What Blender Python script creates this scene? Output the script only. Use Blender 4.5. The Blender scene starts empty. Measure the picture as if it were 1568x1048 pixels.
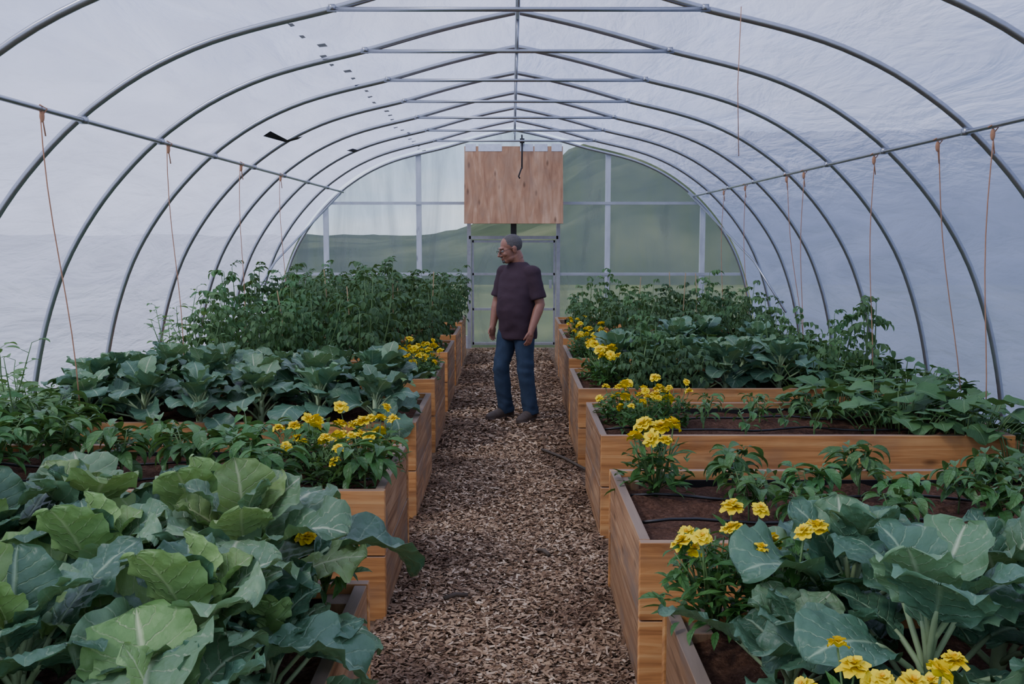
import bpy, math, random
import numpy as np
from mathutils import Vector, Matrix, noise as mnoise
pi=math.pi
SC=bpy.context.scene
COL=SC.collection

# ------------------------------------------------------------------ mesh builder
class MB:
    def __init__(s): s.v=[];s.f=[];s.m=[];s.a=[];s.n=0
    def add(s,V,F,mat=0,A=None):
        V=np.asarray(V,float).reshape(-1,3)
        if A is None: A=np.zeros_like(V)
        s.v.append(V); s.a.append(np.asarray(A,float).reshape(-1,3))
        n=s.n
        s.f.extend([tuple(i+n for i in f) for f in F]); s.m.extend([mat]*len(F)); s.n+=len(V)
    def mesh(s,name,mats,smooth=True):
        me=bpy.data.meshes.new(name)
        V=np.concatenate(s.v); A=np.concatenate(s.a)
        me.from_pydata(V.tolist(),[],s.f)
        for m in mats: me.materials.append(m)
        at=me.attributes.new('luv','FLOAT_VECTOR','POINT')
        at.data.foreach_set('vector',A.astype(np.float32).ravel())
        me.polygons.foreach_set('material_index',s.m)
        me.polygons.foreach_set('use_smooth',[smooth]*len(s.f))
        me.update()
        return me
    def obj(s,name,mats,smooth=True,parent=None,loc=None):
        o=bpy.data.objects.new(name,s.mesh(name,mats,smooth)); COL.objects.link(o)
        if parent: o.parent=parent
        if loc: o.location=loc
        return o
def place(me,name,loc,rz=0,sc=1,rx=0,ry=0):
    o=bpy.data.objects.new(name,me); COL.objects.link(o)
    o.location=loc; o.rotation_euler=(rx,ry,rz); o.scale=(sc,sc,sc) if not isinstance(sc,tuple) else sc
    return o
def empty(name,loc=(0,0,0)):
    e=bpy.data.objects.new(name,None); COL.objects.link(e); e.location=loc; e.empty_display_size=.1; return e

_gf={}
def gridf(nu,nv):
    k=(nu,nv)
    if k not in _gf:
        _gf[k]=[(j*(nu+1)+i,j*(nu+1)+i+1,(j+1)*(nu+1)+i+1,(j+1)*(nu+1)+i) for j in range(nv) for i in range(nu)]
    return _gf[k]
def rot(az,el,roll):
    ca,sa,ce,se,cr,sr=math.cos(az),math.sin(az),math.cos(el),math.sin(el),math.cos(roll),math.sin(roll)
    Rz=np.array([[ca,-sa,0],[sa,ca,0],[0,0,1]]);Rx=np.array([[1,0,0],[0,ce,-se],[0,se,ce]]);Ry=np.array([[cr,0,sr],[0,1,0],[-sr,0,cr]])
    return Rz@Rx@Ry
SH_CAB=([0,.06,.16,.3,.5,.68,.83,.93,1],[.10,.34,.66,.9,1,.97,.80,.54,.08])
SH_LAN=([0,.2,.45,.7,.9,1],[.06,.75,1,.7,.25,.01])
SH_OVA=([0,.08,.25,.5,.75,.92,1],[.05,.6,1,.92,.6,.22,.01])
SH_SQU=([0,.04,.12,.22,.32,.42,.55,.68,.8,.9,1],[.25,.75,.98,1.02,.86,.93,.96,.7,.62,.36,.02])
SH_PET=([0,.3,.7,.9,1],[.3,.7,1,.85,.4])
def leaf(mb,rng,p,az,el,roll,L,W,shape,nu,nv,cup=.2,droop=-.6,ruf=0,rk=3,crk=0,N=7,k=1.6,mat=0,r=None,edge=0):
    v=.5-.5*np.cos(np.linspace(0,pi,nv+1)) if nv>6 else np.linspace(0,1,nv+1)
    u=np.linspace(-1,1,nu+1)
    w=np.interp(v,shape[0],shape[1])*W/2
    if edge:
        e1,e2=rng.uniform(0,6),rng.uniform(0,6)
        wl=w*(1+edge*np.sin(v*19+e1)+edge*.6*np.sin(v*41+e2)); wr_=w*(1+edge*np.sin(v*21+e2)+edge*.6*np.sin(v*37+e1))
    else: wl=wr_=w
    a=droop*v**1.3
    dv=np.diff(v,prepend=0)*L
    ys=np.cumsum(np.cos(a)*dv); zs=np.cumsum(np.sin(a)*dv)
    U,Vv=np.meshgrid(u,v); au=np.abs(U)
    Wd=np.where(U<0,wl[:,None],wr_[:,None])
    off=cup*au**1.7*Wd
    if ruf:
        ph1,ph2=rng.uniform(0,6.28),rng.uniform(0,6.28)
        ph=np.where(U>0,ph1,ph2)
        off=off+ruf*L*au**2.2*(np.sin(rk*2*pi*Vv+ph)+.5*np.sin(rk*4.3*pi*Vv+ph*2))
    if crk:
        wv=Vv*N-au*k
        off=off-crk*L*np.cos(2*pi*(wv-.5))*np.sqrt(au)*(1-.3*au)*np.minimum(1,Wd/(W*.3))
        off=off+crk*.9*L*np.minimum(au*6,1)*np.sin(Vv*23+U*17+(r or 0)*9)
    X=U*Wd*(1-.12*abs(cup)*au)
    Y=ys[:,None]-np.sin(a)[:,None]*off
    Z=zs[:,None]+np.cos(a)[:,None]*off
    P=np.stack([X,Y,Z],-1).reshape(-1,3)@rot(az,el,roll).T+np.asarray(p)
    if r is None: r=rng.random()
    A=np.stack([U,Vv,np.full_like(U,r)],-1).reshape(-1,3)
    mb.add(P,gridf(nu,nv),mat,A)
def tube(mb,pts,rad,sides=6,mat=0,r=0,cap=True):
    pts=[np.asarray(p,float) for p in pts]; n=len(pts)
    if not hasattr(rad,'__len__'): rad=[rad]*n
    V=[];A=[];prev=None;acc=0
    for i,p in enumerate(pts):
        t=pts[min(i+1,n-1)]-pts[max(i-1,0)]; t=t/(np.linalg.norm(t)+1e-9)
        if prev is None:
            h=np.array([0,0,1.]) if abs(t[2])<.9 else np.array([1.,0,0]); e=np.cross(t,h)
        else: e=prev-t*np.dot(prev,t)
        e/=np.linalg.norm(e)+1e-9; f=np.cross(t,e); prev=e
        if i: acc+=np.linalg.norm(p-pts[i-1])
        for s in range(sides):
            an=2*pi*s/sides; V.append(p+rad[i]*(math.cos(an)*e+math.sin(an)*f)); A.append((acc,an*rad[i],r))
    F=[(i*sides+s,i*sides+(s+1)%sides,(i+1)*sides+(s+1)%sides,(i+1)*sides+s) for i in range(n-1) for s in range(sides)]
    if cap: F.append(tuple(range(sides-1,-1,-1))); F.append(tuple((n-1)*sides+s for s in range(sides)))
    mb.add(V,F,mat,A)
def box(mb,x0,x1,y0,y1,z0,z1,g='x',r=0,mat=0,tf=None):
    V=np.array([(x,y,z) for x in(x0,x1) for y in(y0,y1) for z in(z0,z1)],float)
    F=[(0,1,3,2),(4,6,7,5),(0,4,5,1),(2,3,7,6),(0,2,6,4),(1,5,7,3)]
    x,y,z=V[:,0],V[:,1],V[:,2]
    if g=='x': A=np.stack([x,z+.7*y,np.full(8,r)],-1)
    elif g=='y': A=np.stack([y,z+.7*x,np.full(8,r)],-1)
    else: A=np.stack([z,x+.7*y,np.full(8,r)],-1)
    if tf is not None: V=V@np.asarray(tf[0]).T+np.asarray(tf[1])
    mb.add(V,F,mat,A)
def ell(mb,c,r,R=None,mat=0,nu=20,nv=12):
    V=[];F=[]
    for j in range(nv+1):
        th=pi*j/nv
        for i in range(nu):
            ph=2*pi*i/nu; V.append((r[0]*math.sin(th)*math.cos(ph),r[1]*math.sin(th)*math.sin(ph),r[2]*math.cos(th)))
    for j in range(nv):
        for i in range(nu): F.append((j*nu+i,(j+1)*nu+i,(j+1)*nu+(i+1)%nu,j*nu+(i+1)%nu))
    V=np.array(V)
    if R is not None: V=V@np.asarray(R).T
    mb.add(V+np.asarray(c),F,mat,V)

# ------------------------------------------------------------------ materials
def newmat(name):
    m=bpy.data.materials.new(name); m.use_nodes=True; nt=m.node_tree; nt.nodes.clear()
    out=nt.nodes.new('ShaderNodeOutputMaterial'); return m,nt,out
def N(nt,t,**kw):
    n=nt.nodes.new(t)
    for k,v in kw.items():
        if k=='ins':
            for kk,vv in v.items():
                if hasattr(vv,'is_output') : nt.links.new(vv,n.inputs[kk])
                else: n.inputs[kk].default_value=vv
        else: setattr(n,k,v)
    return n
def M(nt,op,a,b=None,c=None,clamp=False):
    n=nt.nodes.new('ShaderNodeMath'); n.operation=op; n.use_clamp=clamp
    for i,x in enumerate((a,b,c)):
        if x is None: continue
        if hasattr(x,'is_output'): nt.links.new(x,n.inputs[i])
        else: n.inputs[i].default_value=x
    return n.outputs[0]
def mixc(nt,f,a,b,bt='MIX'):
    n=nt.nodes.new('ShaderNodeMix'); n.data_type='RGBA'; n.blend_type=bt
    for i,x in ((0,f),(6,a),(7,b)):
        if hasattr(x,'is_output'): nt.links.new(x,n.inputs[i])
        else:
            n.inputs[i].default_value=x if i==0 else (*x,1)
    return n.outputs[2]
def maprange(nt,x,a,b,c,d):
    n=N(nt,'ShaderNodeMapRange'); nt.links.new(x,n.inputs[0])
    for i,v in enumerate((a,b,c,d)): n.inputs[i+1].default_value=v
    return n.outputs[0]
def ramp(nt,x,stops):
    n=N(nt,'ShaderNodeValToRGB'); nt.links.new(x,n.inputs[0]); cr=n.color_ramp
    while len(cr.elements)<len(stops): cr.elements.new(.5)
    for e,(p,c) in zip(cr.elements,stops): e.position=p; e.color=(*c,1)
    return n.outputs[0]
def noise(nt,vec,scale,detail=3,rough=.5,dist=0):
    n=N(nt,'ShaderNodeTexNoise'); 
    if vec is not None: nt.links.new(vec,n.inputs['Vector'])
    n.inputs['Scale'].default_value=scale;n.inputs['Detail'].default_value=detail;n.inputs['Roughness'].default_value=rough;n.inputs['Distortion'].default_value=dist
    return n.outputs[0]
def bump(nt,h,strength=.3,dist=.01):
    n=N(nt,'ShaderNodeBump',ins={'Height':h,'Strength':strength,'Distance':dist}); return n.outputs[0]
def princ(nt,color,rough=.6,normal=None,metal=0,spec=.5):
    n=N(nt,'ShaderNodeBsdfPrincipled')
    if hasattr(color,'is_output'): nt.links.new(color,n.inputs['Base Color'])
    else: n.inputs['Base Color'].default_value=(*color,1)
    if hasattr(rough,'is_output'): nt.links.new(rough,n.inputs['Roughness'])
    else: n.inputs['Roughness'].default_value=rough
    n.inputs['Metallic'].default_value=metal
    n.inputs['Specular IOR Level'].default_value=spec
    if normal is not None: nt.links.new(normal,n.inputs['Normal'])
    return n.outputs[0]
def mixs(nt,f,a,b):
    n=N(nt,'ShaderNodeMixShader'); 
    if hasattr(f,'is_output'): nt.links.new(f,n.inputs[0])
    else: n.inputs[0].default_value=f
    nt.links.new(a,n.inputs[1]); nt.links.new(b,n.inputs[2]); return n.outputs[0]
def simple(name,color,rough=.6,metal=0,nscale=20,var=.25,bmp=.1,spec=.5):
    m,nt,out=newmat(name)
    tc=N(nt,'ShaderNodeTexCoord').outputs['Object']
    nz=noise(nt,tc,nscale,4)
    c=mixc(nt,nz,tuple(x*(1-var) for x in color),tuple(min(1,x*(1+var)) for x in color))
    nt.links.new(princ(nt,c,rough,bump(nt,nz,bmp,.01),metal,spec),out.inputs[0]); return m
def leafmat(name,base,base2,vein,Nv=7,k=1.6,rough=.5,transl=.18,vw=.16,veinamt=.8,spec=.4):
    m,nt,out=newmat(name)
    at=N(nt,'ShaderNodeAttribute',attribute_name='luv'); sp=N(nt,'ShaderNodeSeparateXYZ'); nt.links.new(at.outputs['Vector'],sp.inputs[0])
    U,V,R=sp.outputs
    au=M(nt,'ABSOLUTE',U)
    w=M(nt,'SUBTRACT',M(nt,'MULTIPLY',V,Nv),M(nt,'MULTIPLY',au,k))
    tc=N(nt,'ShaderNodeTexCoord').outputs['Object']
    nz=noise(nt,tc,14,3); nf=noise(nt,tc,90,3)
    w=M(nt,'ADD',w,M(nt,'MULTIPLY',M(nt,'SUBTRACT',nf,.5),.3))
    d=M(nt,'ABSOLUTE',M(nt,'SUBTRACT',M(nt,'FRACT',w),.5))
    vm=maprange(nt,d,0,vw*.5,1,0)
    vm=M(nt,'MULTIPLY',vm,maprange(nt,au,.0,1.,.9,.3))
    mid=maprange(nt,au,.015,.085,1,0)
    tot=M(nt,'MAXIMUM',vm,mid)
    oi=N(nt,'ShaderNodeObjectInfo').outputs['Random']
    c=mixc(nt,M(nt,'MULTIPLY_ADD',R,.75,M(nt,'MULTIPLY',nz,.35),clamp=True),base,base2)
    c=mixc(nt,M(nt,'MULTIPLY',tot,veinamt),c,vein)
    hv=N(nt,'ShaderNodeHueSaturation',ins={'Color':c,'Value':M(nt,'MULTIPLY_ADD',oi,.3,.9),'Hue':M(nt,'MULTIPLY_ADD',oi,.02,.49)}).outputs[0]
    geo=N(nt,'ShaderNodeNewGeometry').outputs['Backfacing']
    c2=mixc(nt,M(nt,'MULTIPLY',geo,.45),hv,tuple(min(1,x*1.9+.03) for x in base))
    h=M(nt,'ADD',M(nt,'MULTIPLY',tot,-.7),M(nt,'MULTIPLY',nf,.45))
    b=bump(nt,h,.7,.006)
    s=princ(nt,c2,rough,b,0,spec)
    t=N(nt,'ShaderNodeBsdfTranslucent',ins={'Color':mixc(nt,.5,hv,(.25,.4,.05))}).outputs[0]
    nt.links.new(mixs(nt,transl,s,t),out.inputs[0]); return m

m_cab=leafmat('cabbage_leaf',(.075,.165,.082),(.19,.32,.16),(.54,.62,.40),7,1.6,.45,.15,spec=.5)
m_cabd=leafmat('collard_leaf',(.04,.11,.062),(.10,.205,.115),(.32,.44,.27),7,1.6,.42,.12,spec=.5)
m_caby=leafmat('young_cabbage_leaf',(.16,.29,.09),(.28,.42,.15),(.55,.62,.34),7,1.6,.5,.2)
m_pep=leafmat('pepper_leaf',(.035,.12,.03),(.09,.22,.055),(.16,.30,.1),5,1.2,.38,.15,veinamt=.4)
m_tom=leafmat('tomato_leaf',(.026,.075,.028),(.075,.165,.055),(.12,.21,.09),4,1.2,.6,.15,veinamt=.4)
m_squ=leafmat('squash_leaf',(.045,.125,.043),(.11,.235,.078),(.19,.32,.13),5,2.2,.6,.18,veinamt=.5)
m_mar=leafmat('marigold_leaf',(.03,.11,.02),(.085,.2,.045),(.1,.22,.06),4,1,.5,.15,veinamt=.2)
m_shoot=leafmat('bean_leaf',(.08,.19,.06),(.18,.32,.11),(.24,.37,.13),5,1.4,.55,.25,veinamt=.4)
m_stem=simple('green_stem',(.12,.22,.07),.5)
m_stemp=simple('pale_stem',(.30,.41,.21),.5)
m_yel=simple('marigold_petal',(1.,.74,.008),.6,var=.08,nscale=60)
m_ora=simple('marigold_center',(1.,.58,.006),.6,nscale=60,var=.15)

def woodmat(name,dark,mid,light,grey,greyamt=.25,al=1.3,ac=26):
    m,nt,out=newmat(name)
    at=N(nt,'ShaderNodeAttribute',attribute_name='luv').outputs['Vector']; sp=N(nt,'ShaderNodeSeparateXYZ'); nt.links.new(at,sp.inputs[0])
    X,Y,R=sp.outputs
    def vec(a,b,c):
        n=N(nt,'ShaderNodeCombineXYZ'); nt.links.new(M(nt,'MULTIPLY',X,a),n.inputs[0]); nt.links.new(M(nt,'MULTIPLY',Y,b),n.inputs[1]); nt.links.new(M(nt,'MULTIPLY',R,c),n.inputs[2]); return n.outputs[0]
    g=noise(nt,vec(al,ac,31),1,6,.6,.9)
    g2=noise(nt,vec(3,5,17),1,3,.5,.3)
    vo=N(nt,'ShaderNodeTexVoronoi',ins={'Vector':vec(2.6,7,13),'Scale':1.}); 
    kn=maprange(nt,vo.outputs['Distance'],.06,.17,1,0)
    c=ramp(nt,g,[(.3,dark),(.5,mid),(.68,light)])
    c=mixc(nt,maprange(nt,g2,.42,.62,0,.4),c,tuple(x*.6 for x in mid),'MIX')
    c=mixc(nt,M(nt,'MULTIPLY',kn,.75),c,tuple(x*.35 for x in dark))
    c=N(nt,'ShaderNodeHueSaturation',ins={'Color':c,'Value':M(nt,'MULTIPLY_ADD',M(nt,'FRACT',M(nt,'MULTIPLY',R,7.3)),.4,.8)}).outputs[0]
    nz=N(nt,'ShaderNodeSeparateXYZ'); nt.links.new(N(nt,'ShaderNodeNewGeometry').outputs['Normal'],nz.inputs[0])
    top=maprange(nt,nz.outputs[2],.5,.9,0,.75)
    w=M(nt,'MAXIMUM',top,M(nt,'MULTIPLY',maprange(nt,g2,.5,.75,0,1),greyamt))
    c=mixc(nt,w,c,grey)
    nt.links.new(princ(nt,c,.72,bump(nt,g,.35,.004),0,.25),out.inputs[0]); return m
m_wood=woodmat('cedar_board',(.33,.135,.045),(.64,.30,.10),(.80,.46,.18),(.25,.2,.155),.35)
m_wood2=woodmat('weathered_board',(.17,.09,.045),(.37,.205,.10),(.50,.32,.175),(.21,.175,.14),.85)
m_ply=woodmat('plywood',(.32,.165,.095),(.50,.28,.16),(.62,.39,.25),(.42,.31,.23),.3,1.6,9)
m_white=woodmat('painted_lumber',(.46,.49,.54),(.52,.56,.6),(.56,.6,.65),(.5,.52,.55),.2)
m_grey=simple('grey_frame_timber',(.33,.34,.35),.6)
m_liner=simple('black_liner',(.012,.012,.013),.45)
m_hose=simple('drip_hose_rubber',(.012,.012,.013),.35)
m_metal=simple('galvanised_steel',(.40,.42,.46),.30,.85,nscale=8,var=.15,bmp=.02)
m_twine=simple('twine',(.50,.26,.15),.9)
m_stake=simple('bamboo_stake',(.34,.24,.12),.8)
m_tape=simple('silver_tape',(.62,.65,.7),.3,.5)
m_dark=simple('dark_rubber',(.015,.015,.017),.6)

def soilmat():
    m,nt,out=newmat('garden_soil'); tc=N(nt,'ShaderNodeTexCoord').outputs['Object']
    a=noise(nt,tc,9,5,.65); b=noise(nt,tc,60,5,.7)
    c=ramp(nt,b,[(.3,(.05,.024,.014)),(.5,(.155,.075,.044)),(.72,(.31,.17,.11))])
    c=mixc(nt,maprange(nt,a,.35,.65,0,.6),c,(.085,.043,.027))
    nt.links.new(princ(nt,c,.95,bump(nt,M(nt,'ADD',a,b),.9,.03),0,.15),out.inputs[0]); return m
m_soil=soilmat()
def groundmat():
    m,nt,out=newmat('wood_chip_ground'); tc=N(nt,'ShaderNodeTexCoord').outputs['Object']
    vo=N(nt,'ShaderNodeTexVoronoi',ins={'Vector':tc,'Scale':45.}); b=noise(nt,tc,25,4,.6); sp=N(nt,'ShaderNodeSeparateXYZ'); nt.links.new(vo.outputs['Color'],sp.inputs[0])
    c=ramp(nt,sp.outputs[0],[(0,(.07,.042,.026)),(.6,(.17,.115,.07)),(1,(.31,.215,.135))])
    c=mixc(nt,maprange(nt,b,.4,.6,0,.5),c,(.09,.056,.034))
    nt.links.new(princ(nt,c,.9,bump(nt,vo.outputs['Distance'],.8,.01),0,.2),out.inputs[0]); return m
m_ground=groundmat()
def chipmat():
    m,nt,out=newmat('wood_chip'); at=N(nt,'ShaderNodeAttribute',attribute_name='luv').outputs['Vector']; sp=N(nt,'ShaderNodeSeparateXYZ'); nt.links.new(at,sp.inputs[0])
    c=ramp(nt,sp.outputs[2],[(0,(.08,.043,.024)),(.3,(.25,.155,.088)),(.75,(.46,.315,.19)),(1,(.72,.56,.39))])
    tc=N(nt,'ShaderNodeTexCoord').outputs['Object']; tp=N(nt,'ShaderNodeSeparateXYZ'); nt.links.new(tc,tp.inputs[0])
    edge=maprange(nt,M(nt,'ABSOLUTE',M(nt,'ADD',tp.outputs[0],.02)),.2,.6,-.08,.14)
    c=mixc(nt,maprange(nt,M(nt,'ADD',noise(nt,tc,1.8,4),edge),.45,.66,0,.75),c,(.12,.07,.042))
    nt.links.new(princ(nt,c,.85,None,0,.2),out.inputs[0]); return m
m_chip=chipmat()
def grassmat(name,s,cols,scale):
    m,nt,out=newmat(name); tc=N(nt,'ShaderNodeTexCoord').outputs['Object']
    c=ramp(nt,noise(nt,tc,scale,5,.6),[(.3,cols[0]),(.5,cols[1]),(.7,cols[2])])
    nt.links.new(princ(nt,c,.95,None,0,.05),out.inputs[0]); return m
m_grass=grassmat('outdoor_grass',1,((.05,.065,.025),(.075,.09,.035),(.12,.13,.06)),.25)
m_hill=grassmat('wooded_hillside',1,((.016,.026,.017),(.034,.046,.028),(.07,.08,.05)),.14)

def filmmat(name,trans,tcol,transl_col,gl=.06,diff=.3,stretch=(1,.25,1),b_s=.5,cv=.9,tvar=0,rotn=(.25,.1,.2)):
    m,nt,out=newmat(name); tc=N(nt,'ShaderNodeTexCoord').outputs['Object']
    mp=N(nt,'ShaderNodeMapping'); nt.links.new(tc,mp.inputs[0]); mp.inputs['Scale'].default_value=stretch; mp.inputs['Rotation'].default_value=rotn
    a=noise(nt,mp.outputs[0],2.2,5,.55,1.2); b=noise(nt,mp.outputs[0],9,3,.5,.8)
    h=M(nt,'ADD',a,M(nt,'MULTIPLY',b,.3))
    nb=bump(nt,h,b_s,.12)
    col=mixc(nt,maprange(nt,a,.35,.65,0,1),tuple(x*cv for x in transl_col),transl_col)
    t=N(nt,'ShaderNodeBsdfTranslucent',ins={'Color':col,'Normal':nb}).outputs[0]
    d=N(nt,'ShaderNodeBsdfDiffuse',ins={'Color':col,'Normal':nb}).outputs[0]
    g=N(nt,'ShaderNodeBsdfGlossy',ins={'Color':(.9,.9,.95,1),'Roughness':.3,'Normal':nb}).outputs[0]
    tr=N(nt,'ShaderNodeBsdfTransparent',ins={'Color':(*tcol,1)}).outputs[0]
    s=mixs(nt,diff,t,d); s=mixs(nt,gl,s,g)
    tf=trans if not tvar else maprange(nt,a,.35,.65,trans-tvar,trans+tvar)  # tvar streaks the transparency to imitate reflections on the gable sheet
    s=mixs(nt,tf,s,tr)
    nt.links.new(s,out.inputs[0]); return m
m_film=filmmat('greenhouse_plastic_film',.15,(.83,.85,.96),(.43,.465,.65),.05,.34,(1,.22,1),.55,.84)
m_gable=filmmat('gable_clear_plastic',.60,(.84,.88,.87),(.36,.42,.46),.07,.35,(1,1,.22),.5,.5,.16,(0,.6,0))
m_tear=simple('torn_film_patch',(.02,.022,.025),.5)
m_strip=simple('film_strip',(.6,.62,.74),.7)

# ------------------------------------------------------------------ camera
cam=bpy.data.cameras.new('camera'); camo=bpy.data.objects.new('camera',cam); COL.objects.link(camo)
cam.lens=35; cam.sensor_width=36; camo.location=(0,0,1.72); camo.rotation_euler=(math.radians(90-5.92),0,0)
cam.clip_start=.05; cam.clip_end=500
SC.camera=camo

# ------------------------------------------------------------------ world + sun
wd=bpy.data.worlds.new('overcast_sky'); SC.world=wd; wd.use_nodes=True; nt=wd.node_tree; nt.nodes.clear()
out=N(nt,'ShaderNodeOutputWorld'); tc=N(nt,'ShaderNodeTexCoord').outputs['Generated']
sp=N(nt,'ShaderNodeSeparateXYZ'); nt.links.new(tc,sp.inputs[0])
mp=N(nt,'ShaderNodeMapping'); nt.links.new(tc,mp.inputs[0]); mp.inputs['Scale'].default_value=(1,1,3)
cl=noise(nt,mp.outputs[0],2.5,6,.55)
sky=ramp(nt,sp.outputs[2],[(0,(.58,.69,.88)),(.3,(.40,.55,.88)),(1,(.44,.53,.84))])
sky=mixc(nt,maprange(nt,cl,.42,.6,0,.8),sky,(.92,.94,1.0))
bg=N(nt,'ShaderNodeBackground',ins={'Color':sky,'Strength':1.9}); nt.links.new(bg.outputs[0],out.inputs[0])
sl=bpy.data.lights.new('sun','SUN'); sl.energy=7.0; sl.angle=math.radians(9); sl.color=(1,.92,.80)
so=bpy.data.objects.new('sun',sl); COL.objects.link(so); so.rotation_euler=Vector((.72,.42,-.9)).to_track_quat('-Z','Y').to_euler(); so.location=(-8,-8,15)

# ------------------------------------------------------------------ greenhouse structure
CX=.04
PX=[0,.28,.55,.83,1.1,1.5,1.92,2.32,2.72,3.05,3.27,3.44,3.60,3.70,3.74,3.75]
PZ=[3.385,3.33,3.265,3.19,3.105,3.02,2.905,2.72,2.44,2.10,1.80,1.50,1.05,.6,.3,0]
def prof_pts(n=48):
    s=[0]
    for i in range(1,len(PX)): s.append(s[-1]+math.hypot(PX[i]-PX[i-1],PZ[i]-PZ[i-1]))
    t=np.linspace(0,s[-1],n); x=np.interp(t,s,PX); z=np.interp(t,s,PZ)
    for _ in range(3):
        x[1:-1]=.25*x[:-2]+.5*x[1:-1]+.25*x[2:]; z[1:-1]=.25*z[:-2]+.5*z[1:-1]+.25*z[2:]
    return x,z
px,pz=prof_pts()
fullx=np.concatenate([-px[::-1],px[1:]]); fullz=np.concatenate([pz[::-1],pz[1:]])
def archz(x): return float(np.interp(abs(x-CX),px,pz))
HOOP=[15.58,14.3,12.95,11.6,10.25,8.9,7.55,6.2,4.85,3.5,2.15,.8,-.55,-1.9]
for y in HOOP:
    mb=MB()
    tube(mb,[(CX+x,y,z) for x,z in zip(fullx,fullz)],.0215,10)
    if y<15:
        zt=3.105; xt=float(np.interp(-zt,-pz,px))
        tube(mb,[(CX-xt-.03,y-.03,zt-.01),(CX+xt+.03,y-.03,zt-.01)],.0145,8)
        tube(mb,[(CX,y-.03,zt),(CX,y-.01,3.36)],.010,6)
        for sx in(-1,1):
            box(mb,CX+sx*xt-.02,CX+sx*xt+.02,y-.045,y+.02,zt-.018,zt+.018)
    mb.obj('greenhouse_hoop',[m_metal])
mb=MB()
tube(mb,[(CX,y,3.34) for y in np.linspace(-1.9,15.6,9)],.017,8)
mb.obj('ridge_purlin_pipe',[m_metal])
for sx,h in((-1,2.44),(1,2.37)):
    mb=MB(); xx=float(np.interp(-h,-pz,px))-.04
    tube(mb,[(CX+sx*xx,y,h) for y in np.linspace(-1.9,15.6,9)],.016,8)
    for y in HOOP[1:]: box(mb,CX+sx*xx-.022,CX+sx*xx+.022,y-.022,y+.022,h-.02,h+.022)
    mb.obj('side_purlin_pipe',[m_metal])
for sx in(-1,1):
    mb=MB(); tube(mb,[(CX+sx*2.68,15.5,2.42),(CX+sx*3.36,14.0,1.4),(CX+sx*3.6,13.2,.75)],.016,8); mb.obj('corner_brace_pipe',[m_metal])
    mb=MB(); box(mb,CX+sx*3.76-.02,CX+sx*3.76+.02,-1.9,15.6,0,.25,'y',.3); mb.obj('baseboard_'+('left' if sx<0 else 'right'),[m_wood2],False)
off=1.012
def film(name,i0,i1):
    mb=MB(); ys=np.linspace(-1.95,15.63,80); V=[]
    n=i1-i0
    for y in ys:
        ph=((15.6-y)%1.35)/1.35
        sag=.012*math.sin(pi*ph)
        for i in range(i0,i1): V.append((CX+fullx[i]*(off)-sag*fullx[i]/3.7,y,fullz[i]*off+.02-sag+.0))
    mb.add(V,gridf(n-1,len(ys)-1)); return mb.obj(name,[m_film])
nn=len(fullx); iL=int(np.argmin(np.abs(fullx+2.72))); iR=nn-1-iL
film('wall_left',0,iL+1); film('ceiling',iL,iR+1); film('wall_right',iR,nn)
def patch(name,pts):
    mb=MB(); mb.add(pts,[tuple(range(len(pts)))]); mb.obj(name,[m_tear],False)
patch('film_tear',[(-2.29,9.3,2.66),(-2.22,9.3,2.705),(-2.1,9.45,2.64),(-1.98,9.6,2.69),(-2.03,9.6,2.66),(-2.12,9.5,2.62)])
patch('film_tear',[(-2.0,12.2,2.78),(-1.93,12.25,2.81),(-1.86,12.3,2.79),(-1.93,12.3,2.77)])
mb=MB(); trg=random.Random(4)  # short pale strips in a row along the roof film
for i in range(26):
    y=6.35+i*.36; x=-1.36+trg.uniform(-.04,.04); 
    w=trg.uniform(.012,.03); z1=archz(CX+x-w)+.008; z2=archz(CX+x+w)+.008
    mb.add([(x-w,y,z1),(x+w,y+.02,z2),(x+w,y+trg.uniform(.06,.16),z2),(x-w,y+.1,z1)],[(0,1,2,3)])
mb.obj('film_strip_marks',[m_strip],False)

# gable wall (back)
YW=15.66
DX0,DX1,DH,VZ=-.67,.72,1.74,3.10
mb=MB()
xs=sorted(set(list(np.round(np.linspace(CX-3.72,CX+3.72,50),3))+[DX0,DX1]))
for a,b in zip(xs[:-1],xs[1:]):
    za,zb=archz(a)+.03,archz(b)+.03
    segs=[(0,0,za,zb)]
    if a>=DX0-1e-6 and b<=DX1+1e-6: segs=[(VZ,VZ,za,zb)]
    for z0,z1,z2,z3 in segs:
        mb.add([(a,YW,z0),(b,YW,z1),(b,YW,z3),(a,YW,z2)],[(0,1,2,3)])
mb.obj('wall_back',[m_gable])
mb=MB(); k=0
for x in(-2.9,-1.45,1.49,2.97):
    k+=1; box(mb,x-.04,x+.04,YW-.06,YW-.01,0,archz(x)-.01,'z',k*.13)
for z in (2.27,1.17):
    xr=float(np.interp(-z,-pz,px))
    box(mb,CX-xr,DX0,YW-.07,YW-.03,z-.022,z+.022,'x',.5); box(mb,DX1,CX+xr,YW-.07,YW-.03,z-.022,z+.022,'x',.7)
box(mb,CX-3.7,DX0,YW-.07,YW-.02,0,.2,'x',.2); box(mb,DX1,CX+3.7,YW-.07,YW-.02,0,.2,'x',.4)
mb.obj('gable_wall_frame',[m_white],False)
mb=MB()
for x in(DX0,DX1): box(mb,x-.03,x+.03,YW-.08,YW-.01,0,VZ,'z',.3)
box(mb,DX0,DX1,YW-.08,YW-.01,DH-.025,DH+.025,'x',.6); box(mb,DX0,DX1,YW-.08,YW-.01,VZ-.03,VZ+.03,'x',.6)
mb.obj('trim_door_frame',[m_grey],False)
dr=empty('door_1',(0,0,0))
mb=MB(); y0=YW-.06
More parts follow.
